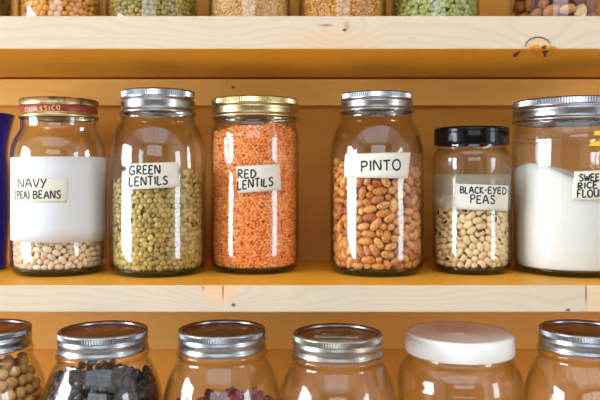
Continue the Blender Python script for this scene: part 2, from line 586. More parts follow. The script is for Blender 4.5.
# ---------------------------------------------------------------- handwriting
GLYPH = {
    'A': (.72, [[(0, 0), (.34, 1), (.7, -.02)], [(.14, .36), (.58, .38)]]),
    'B': (.62, [[(.04, 0), (.04, 1)], [(0, .98), (.38, 1), (.52, .84), (.42, .6), (.08, .54)], [(.08, .54), (.5, .46), (.6, .22), (.42, .02), (0, 0)]]),
    'C': (.62, [[(.58, .84), (.42, .98), (.2, .92), (.04, .6), (.06, .26), (.24, .03), (.44, .02), (.6, .14)]]),
    'D': (.66, [[(.06, 0), (.06, 1)], [(0, .98), (.34, .94), (.6, .68), (.6, .34), (.36, .05), (.02, 0)]]),
    'E': (.56, [[(.52, .98), (.06, .96), (.04, .5), (.03, .02), (.54, .02)], [(.06, .5), (.44, .52)]]),
    'F': (.54, [[(.04, 0), (.06, .98), (.54, 1)], [(.06, .52), (.44, .54)]]),
    'G': (.72, [[(.62, .82), (.44, .98), (.2, .92), (.03, .58), (.06, .22), (.26, .02), (.52, .04), (.62, .2), (.62, .42), (.38, .42)]]),
    'I': (.14, [[(.07, 1), (.07, 0)]]),
    'K': (.6, [[(.05, 1), (.05, 0)], [(.52, .96), (.08, .46), (.58, 0)]]),
    'L': (.5, [[(.06, 1), (.03, .02), (.5, .04)]]),
    'N': (.68, [[(.03, 0), (.05, .98), (.6, .04), (.64, 1)]]),
    'O': (.72, [[(.36, .98), (.1, .82), (.02, .46), (.16, .1), (.4, 0), (.64, .18), (.7, .56), (.58, .88), (.34, .98)]]),
    'P': (.58, [[(.05, 0), (.05, 1)], [(0, .96), (.36, .98), (.54, .8), (.44, .54), (.08, .46)]]),
    'R': (.62, [[(.05, 0), (.05, 1)], [(0, .96), (.36, .98), (.52, .8), (.42, .56), (.08, .5), (.6, 0)]]),
    'S': (.56, [[(.52, .86), (.34, .99), (.12, .9), (.08, .7), (.26, .54), (.46, .42), (.52, .2), (.34, .02), (.12, .04), (.02, .16)]]),
    'T': (.62, [[(0, .97), (.62, 1)], [(.31, .98), (.3, 0)]]),
    'U': (.66, [[(.04, 1), (.05, .3), (.2, .03), (.42, .04), (.58, .28), (.61, 1)], [(.61, .5), (.65, 0)]]),
    'V': (.66, [[(0, 1), (.3, 0), (.66, 1)]]),
    'W': (.84, [[(0, 1), (.2, .02), (.42, .68), (.62, .02), (.84, 1)]]),
    'Y': (.62, [[(0, 1), (.3, .5)], [(.62, 1), (.14, -.08)]]),
    '(': (.26, [[(.24, 1.1), (.06, .74), (.05, .3), (.22, -.08)]]),
    ')': (.26, [[(.03, 1.1), (.22, .74), (.21, .3), (.04, -.08)]]),
    '-': (.4, [[(.04, .5), (.36, .52)]]),
    ' ': (.32, []),
}


def text_strokes(text, x0, x1, yb0, yb1, h, jit=.05, gap=.2):
    """Strokes of TEXT fitted between x0 and x1 with its baseline from yb0 to yb1 (all in the same unit); up is -y as in the picture."""
    tot = sum(GLYPH[c][0] for c in text) + gap * (len(text) - 1)
    k = (x1 - x0) / tot
    out, x = [], x0
    for c in text:
        wd, st = GLYPH[c]
        dy = random.uniform(-jit, jit) * h
        hs = h * random.uniform(.94, 1.06)
        for s in st:
            pts = []
            for (a, b) in s:
                xx = x + a * k + random.uniform(-.012, .012) * h
                t = (xx - x0) / (x1 - x0)
                pts.append((xx, yb0 + (yb1 - yb0) * t + dy - b * hs))
            out.append(pts)
        x += (wd + gap) * k
    return out


def densify(pts, sub=5):
    if len(pts) < 3:
        return [tuple(pts[0][j] + (pts[1][j] - pts[0][j]) * s / 4 for j in (0, 1)) for s in range(5)]
    return smooth_profile(pts, sub)


def stroke_mesh(strokes, wid, to3d, thick=0.00025):
    """strokes in label units (metres along the surface u, up v); to3d(u, v, h) gives the point h above the surface."""
    verts, faces = [], []
    for pts in strokes:
        P = [Vector(p) for p in densify(pts)]
        n = len(P)
        b = len(verts)
        for i in range(n):
            d = (P[min(i + 1, n - 1)] - P[max(i - 1, 0)])
            d = d.normalized() if d.length > 1e-9 else Vector((1, 0))
            q = Vector((-d.y, d.x)) * wid * .5 * random.uniform(.85, 1.15)
            for (s, hh) in ((-1, 0), (-.6, thick), (.6, thick), (1, 0)):
                c = P[i] + q * s
                verts.append(to3d(c.x, c.y, hh))
        for i in range(n - 1):
            for j in range(3):
                faces.append((b + i * 4 + j, b + i * 4 + j + 1, b + i * 4 + j + 5, b + i * 4 + j + 4))
        faces.append((b, b + 1, b + 2, b + 3))
        e = b + (n - 1) * 4
        faces.append((e + 3, e + 2, e + 1, e))
    return mesh_from(verts, faces)


# ---------------------------------------------------------------- jars
class Jar:
    """A jar solved from the pixel columns of its sides and the distance of its nearest point. Local space: origin on the base,
    z up, metres; theta = 0 faces the camera, positive to the picture's right."""

    def __init__(s, name, label, xl, xr, Zf=None, R=None, base=zm1, group=None, cat='jar'):
        a0, a1 = math.atan((xl - PX) / F), math.atan((xr - PX) / F)
        a, b = (a0 + a1) / 2, (a1 - a0) / 2
        d = Zf / (math.cos(a) - math.sin(b)) if R is None else R / math.sin(b)
        s.R = d * math.sin(b)
        s.X, s.Z = d * math.sin(a), d * math.cos(a)
        s.base = base
        s.root = empty(name, W(s.X, s.Z, base))
        tag(s.root, label, cat, group)
        s.front = math.atan2(-s.Z, -s.X)      # direction from the jar's axis to the camera

    def h(s, py, Z=None):                     # height above the base of a pixel row at the jar's axis distance
        return (PY - py) * (Z or s.Z) / F - s.base

    def hit(s, px, py, r):
        """(theta, height) where the sight line through a pixel meets the cylinder of radius r."""
        dx, dz = (px - PX) / F, (PY - py) / F
        A, B, C = dx * dx + 1, -(dx * s.X + s.Z), s.X ** 2 + s.Z ** 2 - r * r
        disc = B * B - A * C
        t = (-B - math.sqrt(max(disc, 0))) / A
        th = math.atan2(t - s.Z, t * dx - s.X) - s.front
        th = (th + PI) % (2 * PI) - PI
        return th, t * dz - s.base

    def pt(s, th, h, r):
        return Vector((r * math.cos(s.front + th), r * math.sin(s.front + th), h))

    def glass(s, prof, mat, wall=0.0017, segs=72, foot=True):
        """prof: outer (r, z) from the foot's edge to the mouth."""
        outer = smooth_profile(prof, 5)
        z0 = outer[0][1]
        full = [(0, 0.0035), (outer[0][0] * .82, 0.0032), (outer[0][0] * .93, 0.0004)] + outer
        inner = [(max(r - wall, .001), z + (wall if i < 4 else 0)) for i, (r, z) in enumerate(outer)]
        inner = [(r, max(z, .0052)) for r, z in inner]
        full = full + inner[::-1] + [(0, 0.0054)]
        s.inner = sorted((z, r) for r, z in inner)
        o = link_mesh('glass_body', lathe(full, segs), mat, s.root)
        if foot:
            fr = [(r, z) for r, z in outer if z < 0.0068]
            fo = [(0, 0.0036), (fr[0][0] * .8, 0.0033), (fr[0][0] * .92, 0.0006)] + [(r - .0004, z + .0003) for r, z in fr]
            fo += [(fo[-1][0] - .0015, fo[-1][1]), (fr[0][0] * .93, .0047), (0, .0047)]
            link_mesh('glass_foot', lathe(fo, segs), M['glass_base'], s.root)
        return o

    def rin(s, z):
        zs = [q[0] for q in s.inner]
        rs = [q[1] for q in s.inner]
        return float(np.interp(z, zs, rs))

    def mason_lid(s, Rl, top, hgt, band, disc, knurl=104, script=False):
        """Screw band with a knurled upper edge, a rolled bead and a flared lower edge; a separate pressed disc in it."""
        B = top - hgt
        pr = [(Rl * .985, B - .0002), (Rl * 1.008, B), (Rl * 1.016, B + .0010), (Rl * 1.010, B + .0024), (Rl * .986, B + .0036), (Rl * .984, B + hgt * .24),
              (Rl * .992, B + hgt * .30), (Rl * .992, B + hgt * .37), (Rl * 1.004, B + hgt * .43), (Rl * 1.006, B + hgt * .50), (Rl * 1.0, B + hgt * .57), (Rl * .982, B + hgt * .635), (Rl * .982, B + hgt * .66),
              (Rl * .997, B + hgt * .70), (Rl * 1.0, B + hgt * .92), (Rl * .985, B + hgt * .975), (Rl * .955, top), (Rl * .925, top - .0001), (Rl * .90, top - .0014), (Rl * .893, top - .0034)]
        kn = (13, 14)
        n = knurl * 2

        def fn(i, k, r):
            return r - (0.0007 if (i in kn and k % 2) else 0)
        bo = link_mesh('lid_band', lathe(pr, n, fn), band, s.root)
        for p in bo.data.polygons:
            if B + hgt * .72 < p.center.z < B + hgt * .9:
                p.use_smooth = False
        dp = [(Rl * .905, top - .0042), (Rl * .875, top - .0036), (Rl * .86, top - .0026), (Rl * .83, top - .0024), (Rl * .80, top - .0032), (Rl * .70, top - .0034), (Rl * .67, top - .0027), (Rl * .3, top - .0025), (0, top - .0024)]
        do = link_mesh('lid_disc', lathe(dp, 72), disc, s.root)
        if script:
            st = [[(0, .1), (.25, .9), (.5, .95), (.55, .72), (.25, .55), (.62, .45), (.6, .12), (.3, 0), (-.05, .12)],
                  [(.95, .42), (.75, .36), (.7, .12), (.85, .02), (1.0, .3), (.98, .05), (1.12, .1), (1.4, .95), (1.5, .9), (1.32, .3), (1.38, .04), (1.55, .2), (1.8, 1.0), (1.9, .92), (1.7, .25), (1.78, .02), (2.0, .25)],
                  [(-.1, -.18), (1.0, -.12), (1.9, -.2)]]
            k = Rl * .5
            tx = Vector((math.cos(s.front + PI / 2), math.sin(s.front + PI / 2), 0))
            ty = -Vector((math.cos(s.front), math.sin(s.front), 0))
            me = stroke_mesh([[((a - .95) * k, (b - .4) * k) for a, b in q] for q in st], .0030, lambda u, v, hh: tx * u + ty * v + Vector((0, 0, top - .0026 + hh * 3)))
            link_mesh('embossed_script', me, disc, do)
        return bo

    def patch(s, name, corners, r, mat, parent=None, n=18, m=6, thick=.0003, ragged=0.0):
        """A sheet on the glass between four pixel corners (upper left, upper right, lower right, lower left)."""
        c = [s.hit(px, py, r) for px, py in corners]
        verts, faces = [], []
        for lay in range(2):
            for j in range(m + 1):
                for i in range(n + 1):
                    u, v = i / n, j / m
                    th = (c[0][0] * (1 - u) + c[1][0] * u) * (1 - v) + (c[3][0] * (1 - u) + c[2][0] * u) * v
                    hh = (c[0][1] * (1 - u) + c[1][1] * u) * (1 - v) + (c[3][1] * (1 - u) + c[2][1] * u) * v
                    if ragged and i in (0, n):
                        th += random.uniform(-ragged, ragged)
                    if lay:
                        th, hh = last[j * (n + 1) + i]
                    else:
                        last = [] if (i == 0 and j == 0) else last
                        last.append((th, hh))
                    rr = s.surf(hh, r) + (0.0 if lay else thick)
                    verts.append(s.pt(th, hh, rr))
        N = (n + 1) * (m + 1)
        for j in range(m):
            for i in range(n):
                a = j * (n + 1) + i
                q = (a, a + n + 1, a + n + 2, a + 1)
                faces.append(q)
                faces.append(tuple(N + x for x in q[::-1]))
        rim = [i for i in range(n + 1)] + [j * (n + 1) + n for j in range(1, m + 1)] + [m * (n + 1) + i for i in range(n - 1, -1, -1)] + [j * (n + 1) for j in range(m - 1, 0, -1)]
        for k in range(len(rim)):
            a, b = rim[k], rim[(k + 1) % len(rim)]
            faces.append((a, b, b + N, a + N))
        me = mesh_from(verts, faces)
        return link_mesh(name, me, mat, parent or s.root)

    def surf(s, hh, r):
        return r

    def write(s, lines, r, parent, wid=.00165, mat=None, name='lettering', gap=.2):
        """lines: (text, x0, x1, baseline at x0, baseline at x1, height) in pixels; written along the surface of radius r."""
        st = []
        for (t, x0, x1, b0, b1, hh) in lines:
            for q in text_strokes(t, x0, x1, b0, b1, hh, gap=gap):
                pts = []
                for (px, py) in q:
                    th, z = s.hit(px, py, r)
                    pts.append((th * r, z))
                st.append(pts)
        me = stroke_mesh(st, wid, lambda u, v, h: s.pt(u / r, v, r + h))
        return link_mesh(name, me, mat or M['ink'], parent)


# ---------------------------------------------------------------- beans, seeds and the like
def bean_mesh(kind, a, b, c, seg=12, ring=7):
    """An ellipsoid of half-axes a (long), b, c bent or dented after its kind."""
    verts, faces = [], []
    idx = []
    for i in range(ring + 1):
        ph = PI * i / ring
        row = []
        for k in range(seg):
            th = 2 * PI * k / seg
            x, y, z = math.cos(ph), math.sin(ph) * math.cos(th), math.sin(ph) * math.sin(th)
            if i in (0, ring) and k > 0:
                row.append(row[0])
                continue
            if kind == 'kidney':
                y2 = y * (1 - .22 * math.exp(-(x / .45) ** 2) * (1 if y < 0 else 0))
                p = (x * a, y2 * b + .16 * b * (x * x - .3), z * c)
            elif kind == 'lens':
                e = abs(x) ** 1.0
                p = (y * a, z * b, x * c * (1 - .35 * (y * y + z * z)))
            elif kind == 'half':
                p = (y * a, z * b, (x * c if x > 0 else x * c * .25))
            elif kind == 'chick':
                k_ = 1 + .24 * math.exp(-((1 - x) / .16)) - .10 * math.exp(-(z / .25) ** 2) * (y > 0)
                p = (x * a * k_, y * b * k_, z * c * k_)
            elif kind == 'wrinkle':
                k_ = 1 + .22 * math.sin(3 * th + 5 * x) * math.sin(ph) + .12 * math.sin(7 * x + 2 * th)
                p = (x * a * k_, y * b * k_, z * c * k_)
            else:
                p = (x * a, y * b, z * c)
            row.append(len(verts))
            verts.append(p)
        idx.append(row)
    for i in range(ring):
        for k in range(seg):
            q = [idx[i][k], idx[i][(k + 1) % seg], idx[i + 1][(k + 1) % seg], idx[i + 1][k]]
            q = [v for j, v in enumerate(q) if v not in q[:j]]
            if len(q) >= 3:
                faces.append(tuple(q))
    me = mesh_from(verts, faces, kind)
    bm = bmesh.new()
    bm.from_mesh(me)
    bmesh.ops.recalc_face_normals(bm, faces=bm.faces)
    bm.to_mesh(me)
    bm.free()
    for p in me.polygons:
        p.use_smooth = True
    return me


def pairs_of(P, cut):
    n = len(P)
    I, J = [], []
    P32 = P.astype(np.float32)
    for s in range(0, n, 600):
        d = ((P32[s:s + 600, None, :] - P32[None, :, :]) ** 2).sum(2)
        i, j = np.nonzero(d < cut * cut)
        i = i + s
        k = i < j
        I.append(i[k])
        J.append(j[k])
    return np.concatenate(I), np.concatenate(J)


def pack(jar, z0, zfun, d, half, layers, span, iters, top_layers=2, fillrow=.84, clear=.0012, rmul=1.0):
    """Centres, axes and layer numbers of beans of width d lying against the glass from z0 up to zfun(theta, r); HALF is half the
    distance between the two balls that stand for a long bean (0: one ball)."""
    step = d if half == 0 else (d * d * (d + 2 * half)) ** (1 / 3)
    pts, lay = [], []
    ztop = max(zfun(t, jar.R) for t in np.linspace(-PI, PI, 9))
    nrow = int((ztop - z0) / (step * fillrow)) + 2
    for L in range(layers):
        for row in range(nrow):
            z = z0 + d * .5 + row * step * fillrow
            r = jar.rin(z) - clear - d * .5 - L * step * .82
            if r < step:
                continue
            nc = int(2 * span * r / step) + 1
            for c in range(nc):
                th = -span + 2 * span * (c + .5 * ((row + L) % 2)) / nc
                if z > zfun(th, r) - d * .4:
                    continue
                pts.append((r * math.cos(jar.front + th), r * math.sin(jar.front + th), z))
                lay.append(L)
    for L in range(top_layers):
        R0 = jar.rin(ztop - .01) - clear - d * .5 - layers * step * .82
        nr = int(R0 / (step * .9)) + 1
        for k in range(nr):
            r = R0 - k * step * .9
            if r < 0:
                break
            nc = max(1, int(2 * PI * r / step))
            for c in range(nc):
                th = 2 * PI * c / nc + L
                z = zfun(th, r) - d * .5 - L * step * .8
                if z < z0 + d * .5:
                    continue
                pts.append((r * math.cos(jar.front + th), r * math.sin(jar.front + th), z))
                lay.append(10 + L)
    P = np.array(pts)
    lay = np.array(lay)
    P += rng.uniform(-.42, .42, P.shape) * step
    n = len(P)
    ax = rng.normal(size=(n, 3))
    rad = P.copy()
    rad[:, 2] = 0
    rad /= np.linalg.norm(rad, axis=1)[:, None] + 1e-9
    ax -= rad * (ax * rad).sum(1)[:, None] * .75
    ax[:, 2] *= .8
    ax /= np.linalg.norm(ax, axis=1)[:, None]
    zs = np.array([q[0] for q in jar.inner])
    rs = np.array([q[1] for q in jar.inner])
    Q = np.concatenate([P + ax * half, P - ax * half]) if half > 0 else P.copy()
    own = n if half > 0 else 0
    rb = d * .5
    for it in range(iters):
        if it % 10 == 0:
            I, J = pairs_of(Q, d * 1.35)
            if own:
                k = (J - I) != own
                I, J = I[k], J[k]
        D = Q[J] - Q[I]
        L = np.linalg.norm(D, axis=1) + 1e-9
        ov = np.maximum(0, d - L)
        mv = D / L[:, None] * (ov * .5 * .55)[:, None]
        np.add.at(Q, I, -mv)
        np.add.at(Q, J, mv)
        if own:
            A, B = Q[:n], Q[n:]
            dd = A - B
            l = np.linalg.norm(dd, axis=1) + 1e-9
            cr = dd / l[:, None] * ((l - 2 * half) * .5)[:, None]
            Q[:n] -= cr
            Q[n:] += cr
        Q[:, 2] -= d * .004
        Q[:, 2] = np.maximum(Q[:, 2], z0 + rb)
        rr = np.hypot(Q[:, 0], Q[:, 1])
        lim = np.minimum(np.minimum(np.interp(Q[:, 2], zs, rs), np.interp(Q[:, 2] - rb * .8, zs, rs)), np.interp(Q[:, 2] + rb * .8, zs, rs)) - clear - rb
        k = rr > lim
        Q[k, 0] *= lim[k] / rr[k]
        Q[k, 1] *= lim[k] / rr[k]
    if own:
        C = (Q[:n] + Q[n:]) / 2
        ax = Q[:n] - Q[n:]
        ax /= np.linalg.norm(ax, axis=1)[:, None] + 1e-9
    else:
        C = Q
    return C, ax, lay


def frame_of(c, ax, flat, jit):
    """Rotation whose x is the bean's long axis and whose z leans to the outward radial direction by FLAT (1: lies flat on the glass)."""
    x = Vector(ax)
    out = Vector((c[0], c[1], 0)).normalized() if (c[0] or c[1]) else Vector((0, 0, 1))
    rnd = Vector(rng.normal(size=3))
    z = out * flat + rnd.normalized() * jit
    z = z - x * z.dot(x)
    if z.length < 1e-4:
        z = x.orthogonal()
    z.normalize()
    y = z.cross(x)
    return Matrix((x, y, z)).transposed()


def disc_frame(c, flat, jit):
    out = Vector((c[0], c[1], 0)).normalized()
    z = (out * flat + Vector(rng.normal(size=3)).normalized() * jit).normalized()
    x = z.orthogonal().normalized()
    x.rotate(Quaternion(z, random.uniform(0, 2 * PI)))
    y = z.cross(x)
    return Matrix((x, y, z)).transposed()


def spread(jar, name, label, cat, group, meshes, mats, C, ax, lay, cap, mass_name, mass_label, flat=.9, jit=.5, disc=False, size=(.92, 1.06), core=None):
    """Nearest-to-the-glass beans that the camera sees become things of their own (at most CAP), the rest one mass."""
    eye = Vector((0, -D0, EYE))
    base = jar.root.location
    order = []
    for i in range(len(C)):
        p = base + Vector(C[i])
        v = eye - p
        dpt = p.y + D0
        px, py = PX + F * p.x / dpt, PY - F * (p.z - EYE) / dpt
        out = Vector((C[i][0], C[i][1], 0)).normalized()
        facing = out.dot(Vector((v.x, v.y, 0)).normalized())
        inside = -4 < px < 604 and -4 < py < 404
        ok = inside and ((lay[i] == 0 and facing > .12) or lay[i] == 10 or (lay[i] == 1 and facing > .2 and C[i][2] > C[:, 2].max() - .02))
        order.append((0 if ok else 1, -facing, i))
    order.sort()
    ind = [i for f, _, i in order if f == 0][:cap]
    indset = set(ind)
    mlist = []
    for m in meshes:
        for mm in mats:
            m.materials.append(mm)
        mlist.append(m)
    mv, mf, mi, off = [], [], [], 0
    cache = []
    for m in mlist:
        co = np.empty(len(m.vertices) * 3)
        m.vertices.foreach_get('co', co)
        cache.append((co.reshape(-1, 3), [tuple(p.vertices) for p in m.polygons], [p.material_index for p in m.polygons]))
    first = True
    for i in range(len(C)):
        R = disc_frame(C[i], flat, jit) if disc else frame_of(C[i], ax[i], flat if lay[i] < 10 else .2, jit)
        k = i % len(mlist)
        s = random.uniform(*size)
        if i in indset:
            o = bpy.data.objects.new(name, mlist[k])
            COL.objects.link(o)
            o.location = base + Vector(C[i])
            o.rotation_mode = 'QUATERNION'
            o.rotation_quaternion = R.to_quaternion()
            o.scale = (s, s, s)
            tag(o, label, cat, group)
        else:
            co, fc, mats_i = cache[k]
            A = np.array(R) * s
            mv.append(co @ A.T + C[i])
            mf.extend(tuple(off + x for x in f) for f in fc)
            mi.extend(mats_i)
            off += len(co)
    if mv:
        V = np.concatenate(mv)
        if core:
            r0, za, zb = core
            n0 = len(V)
            ring = []
            for j, (rr, zz) in enumerate(((r0, za), (r0, zb))):
                for q in range(24):
                    ring.append((rr * math.cos(2 * PI * q / 24), rr * math.sin(2 * PI * q / 24), zz))
            V = np.concatenate([V, np.array(ring)])
            for q in range(24):
                mf.append((n0 + q, n0 + (q + 1) % 24, n0 + 24 + (q + 1) % 24, n0 + 24 + q))
                mi.append(0)
            mf.append(tuple(n0 + 24 + q for q in range(24)))
            mi.append(0)
        me = mesh_from(V, mf)
        me.polygons.foreach_set('material_index', mi)
        o = link_mesh(mass_name, me, mats, loc=base)
        tag(o, mass_label, cat, None, 'stuff')
    for m in mlist:
        for p in m.polygons:
            p.use_smooth = True
    return len(ind), len(C)


# ================================================================ MIDDLE ROW
HSH = -zm1      # eye above the middle shelf


def zf_of(yb):
    return HSH * F / (yb + 2.6 - PY)


def P(jar, *pts):
    """Profile from (radius as a share of the jar's, pixel row at its silhouette) pairs above a rounded foot."""
    R = jar.R
    foot = [(R * .90, .0006), (R * .955, .0042), (R * .985, .0105), (R * .998, .020)]
    return foot + [(R * q, jar.h(y)) for q, y in pts]


# --- navy beans: white paper wrap, red and gold lid
A = Jar('mason_jar', 'jar with red and gold lid and white paper wrap, taped NAVY (PEA) BEANS', 9.5, 107, zf_of(275.5))
A.glass(P(A, (1.0, 235), (1.0, 165), (.985, 150), (.93, 141), (.85, 134), (.80, 129.5), (.79, 125), (.80, 121), (.80, 117), (.78, 114)), M['glass'])
Rl = A.R * .815
ltop, lbot = A.h(96.0, A.Z - Rl), A.h(116, A.Z - Rl)
hg = ltop - lbot
band = [(Rl * .985, lbot), (Rl * 1.02, lbot + .0006), (Rl * 1.02, lbot + .0026), (Rl * .99, lbot + .0044), (Rl * .985, lbot + hg * .26)]
link_mesh('lid_rim', lathe(band, 96), M['gold'], A.root)
link_mesh('lid_band', lathe([(Rl * .985, lbot + hg * .26), (Rl * .99, lbot + hg * .30), (Rl * .99, lbot + hg * .56), (Rl * .98, lbot + hg * .60)], 96), M['lid_red'], A.root)
pr = [(Rl * .98, lbot + hg * .60), (Rl * 1.01, lbot + hg * .66), (Rl * 1.02, lbot + hg * .70), (Rl * 1.01, lbot + hg * .95), (Rl * .97, ltop), (Rl * .90, ltop), (Rl * .86, ltop - .0015), (0, ltop - .0012)]
link_mesh('lid_top', lathe(pr, 150, lambda i, k, r: r - (.0010 if i in (2, 3) and k % 2 else 0)), M['gold_worn'], A.root)
A.write([('CLASSICO', 25, 60, 111.9, 109.6, 4.6)], Rl * .993, A.root, .00095, M['lid_script'], gap=.46)
pw = A.patch('paper_wrap', [(10.6, 157.5), (106.2, 157.5), (106.2, 240), (10.6, 240)], A.R + .0004, M['paper'], n=40)
tp = A.patch('label', [(15.8, 176.5), (68.4, 178.5), (67.2, 202.5), (15.2, 202)], A.R + .0009, M['tape_cream'])
A.write([('NAVY', 18, 46, 187.4, 187.2, 8.4), ('(PEA)', 14.8, 29, 198.6, 198.4, 7.2), ('BEANS', 33, 60.5, 198.4, 198.0, 7.4)], A.R + .0013, tp, .0014)

# --- green lentils
B = Jar('mason_jar', 'jar with silver lid taped GREEN LENTILS, between the navy beans and the red lentils', 109, 206, zf_of(276.2))
Rl = B.R * .765
B.glass(P(B, (1.0, 225), (1.0, 165), (.985, 150), (.95, 141), (.88, 131), (.80, 123.5), (.765, 119), (.79, 115.5), (.80, 113.5), (.77, 111.5), (.755, 108)), M['glass_warm'])
B.mason_lid(Rl, B.h(86.9, B.Z - Rl), B.h(86.9, B.Z - Rl) - B.h(110.5, B.Z - Rl), M['steel'], M['steel'])
tp = B.patch('label', [(126.7, 164), (177.9, 162), (180, 187), (124.6, 190)], B.R + .0004, M['tape'], ragged=.012)
B.write([('GREEN', 129.5, 160, 174.6, 173.2, 8.6), ('LENTILS', 129, 167.5, 186.2, 184, 8.4)], B.R + .0008, tp)

# --- red lentils
C_ = Jar('mason_jar', 'straight-sided jar with gold lid filled with orange lentils, taped RED LENTILS', 210.5, 299, zf_of(273.0))
Rl = C_.R * .975
C_.glass(P(C_, (1.0, 225), (1.0, 150), (.995, 138), (.97, 130), (.94, 126), (.93, 122), (.965, 120), (.965, 117.5), (.94, 116), (.93, 112)), M['glass'])
C_.mason_lid(Rl, C_.h(94.6, C_.Z - Rl), C_.h(94.6, C_.Z - Rl) - C_.h(115, C_.Z - Rl), M['gold'], M['gold'], 118)
tp = C_.patch('label', [(236, 166.4), (279, 164), (281.3, 190), (238, 193.2)], C_.R + .0004, M['tape'], ragged=.01)
C_.write([('RED', 237.8, 256, 178.6, 177.8, 8.4), ('LENTILS', 237.5, 273, 189.4, 185.2, 8.2)], C_.R + .0008, tp)

# --- pinto beans
D_ = Jar('mason_jar', 'jar with silver lid filled with brown speckled beans, taped PINTO', 330, 424, zf_of(275.6))
Rl = D_.R * .765
D_.glass(P(D_, (1.0, 225), (1.0, 165), (.985, 150), (.95, 141), (.88, 131), (.80, 122.5), (.765, 118), (.79, 114.5), (.80, 112.5), (.77, 111), (.755, 108)), M['glass_warm'])
D_.mason_lid(Rl, D_.h(89.6, D_.Z - Rl), D_.h(89.6, D_.Z - Rl) - D_.h(109, D_.Z - Rl), M['steel'], M['steel'])
tp = D_.patch('label', [(345.6, 154.4), (410.5, 152.4), (407.5, 178.6), (343.8, 177.4)], D_.R + .0004, M['tape'], ragged=.012)
D_.write([('PINTO', 361, 400.5, 171.2, 169.6, 10.2)], D_.R + .0008, tp, .0018)

# --- black-eyed peas
E_ = Jar('glass_jar', 'smaller jar with smooth black lid, taped BLACK-EYED PEAS', 432, 511.5, zf_of(273.6))
E_.glass(P(E_, (1.0, 225), (1.0, 168), (.985, 157), (.95, 152), (.89, 149.5), (.87, 147), (.87, 140)), M['glass'])
Rl = E_.R * .955
lt, lb = E_.h(125.4, E_.Z - Rl), E_.h(143.6, E_.Z - Rl)
hg = lt - lb
link_mesh('lid', lathe([(Rl * .9, lb), (Rl * .99, lb), (Rl, lb + .001), (Rl, lb + hg * .72), (Rl * .995, lb + hg * .76), (Rl * 1.0, lb + hg * .80), (Rl * .995, lb + hg * .94), (Rl * .965, lt), (Rl * .85, lt), (Rl * .82, lt - .001), (0, lt - .001)], 96), M['black_plastic'], E_.root)
E_.patch('label_residue', [(433.2, 174.5), (510.2, 174.5), (510.2, 209), (433.2, 209)], E_.R + .0002, M['film'], n=40)
tp = E_.patch('label', [(455, 183.6), (508.4, 185.6), (507.4, 211), (454.6, 208.6)], E_.R + .0006, M['tape'], ragged=.01)
E_.write([('BLACK-EYED', 460.2, 506.4, 193.0, 194.0, 6.4), ('PEAS', 470.4, 495, 202.8, 203.4, 7.8)], E_.R + .001, tp, .0015)

# --- flour
G_ = Jar('mason_jar', 'wide jar of white flour taped SWEET RICE FLOUR, beside the black-lidded jar', 511.5, 634, zf_of(276.6))
Rl = G_.R * .985
G_.glass(P(G_, (1.0, 225), (1.0, 150), (.997, 140), (.975, 132), (.95, 127), (.94, 124), (.965, 122), (.965, 120), (.945, 118), (.93, 112)), M['glass'])
G_.mason_lid(Rl, G_.h(94.6, G_.Z - Rl), G_.h(94.6, G_.Z - Rl) - G_.h(118, G_.Z - Rl), M['steel'], M['steel'], 140)
tp = G_.patch('label', [(574, 171.6), (622, 169), (622, 199), (571, 200)], G_.R + .0004, M['tape_cream'], ragged=.012)
G_.write([('SWEET', 579.6, 604.5, 181.2, 180.4, 6.4), ('RICE', 578, 597.5, 188.6, 188.0, 6.0), ('FLOUR', 577.4, 604.5, 197.4, 196.2, 7.4)], G_.R + .0008, tp, .0016)
G_.patch('yellow_sticker', [(590.5, 141.5), (616, 140), (616, 146.5), (589.5, 146)], G_.R * .99 + .0006, M['yellow'], ragged=.02)
G_.patch('yellow_sticker', [(595, 131), (616, 130), (616, 135), (594, 135.5)], G_.R * .98 + .0008, M['yellow'], ragged=.02)

# --- cobalt vase at the frame's left edge
V = Jar('vase', 'cobalt blue flared vase at the left end beside the navy beans', -62, 10.5, zf_of(271))
vp = [(0, .0015), (V.R * .8, .0), (V.R * .9, .003), (V.R * .93, .02), (V.R * .99, V.h(210)), (V.R * .97, V.h(170)), (V.R * .93, V.h(155)), (V.R * .98, V.h(138)), (V.R * 1.13, V.h(117)), (V.R * 1.14, V.h(115.6)), (V.R * 1.09, V.h(117)), (V.R * .9, V.h(150)), (V.R * .93, V.h(200)), (V.R * .85, .01), (0, .008)]
link_mesh('vase_body', lathe(smooth_profile(vp, 4), 72), M['cobalt'], V.root)

# ---------------------------------------------------------------- contents of the middle row
INZ = .0068
# navy beans
M['navy'] = mat_bean('navy_bean_skin', [(0, rgb(244, 226, 198)), (.5, rgb(238, 214, 182)), (1, rgb(226, 196, 160))], .38)
C, ax, lay = pack(A, INZ, lambda t, r: A.h(195) + .002 * math.sin(3 * t), .0066, .0019, 2, 1.9, 70)
spread(A, 'navy_bean', 'small white bean in the jar taped NAVY (PEA) BEANS', 'bean', 'navy beans against the glass', [bean_mesh('kidney', .0053, .0036, .0033), bean_mesh('kidney', .0050, .0038, .0034)], [M['navy']], C, ax, lay, 300,
       'navy_beans', 'mass of small white beans filling the paper-wrapped jar', core=(A.R - .022, INZ, A.h(200)))
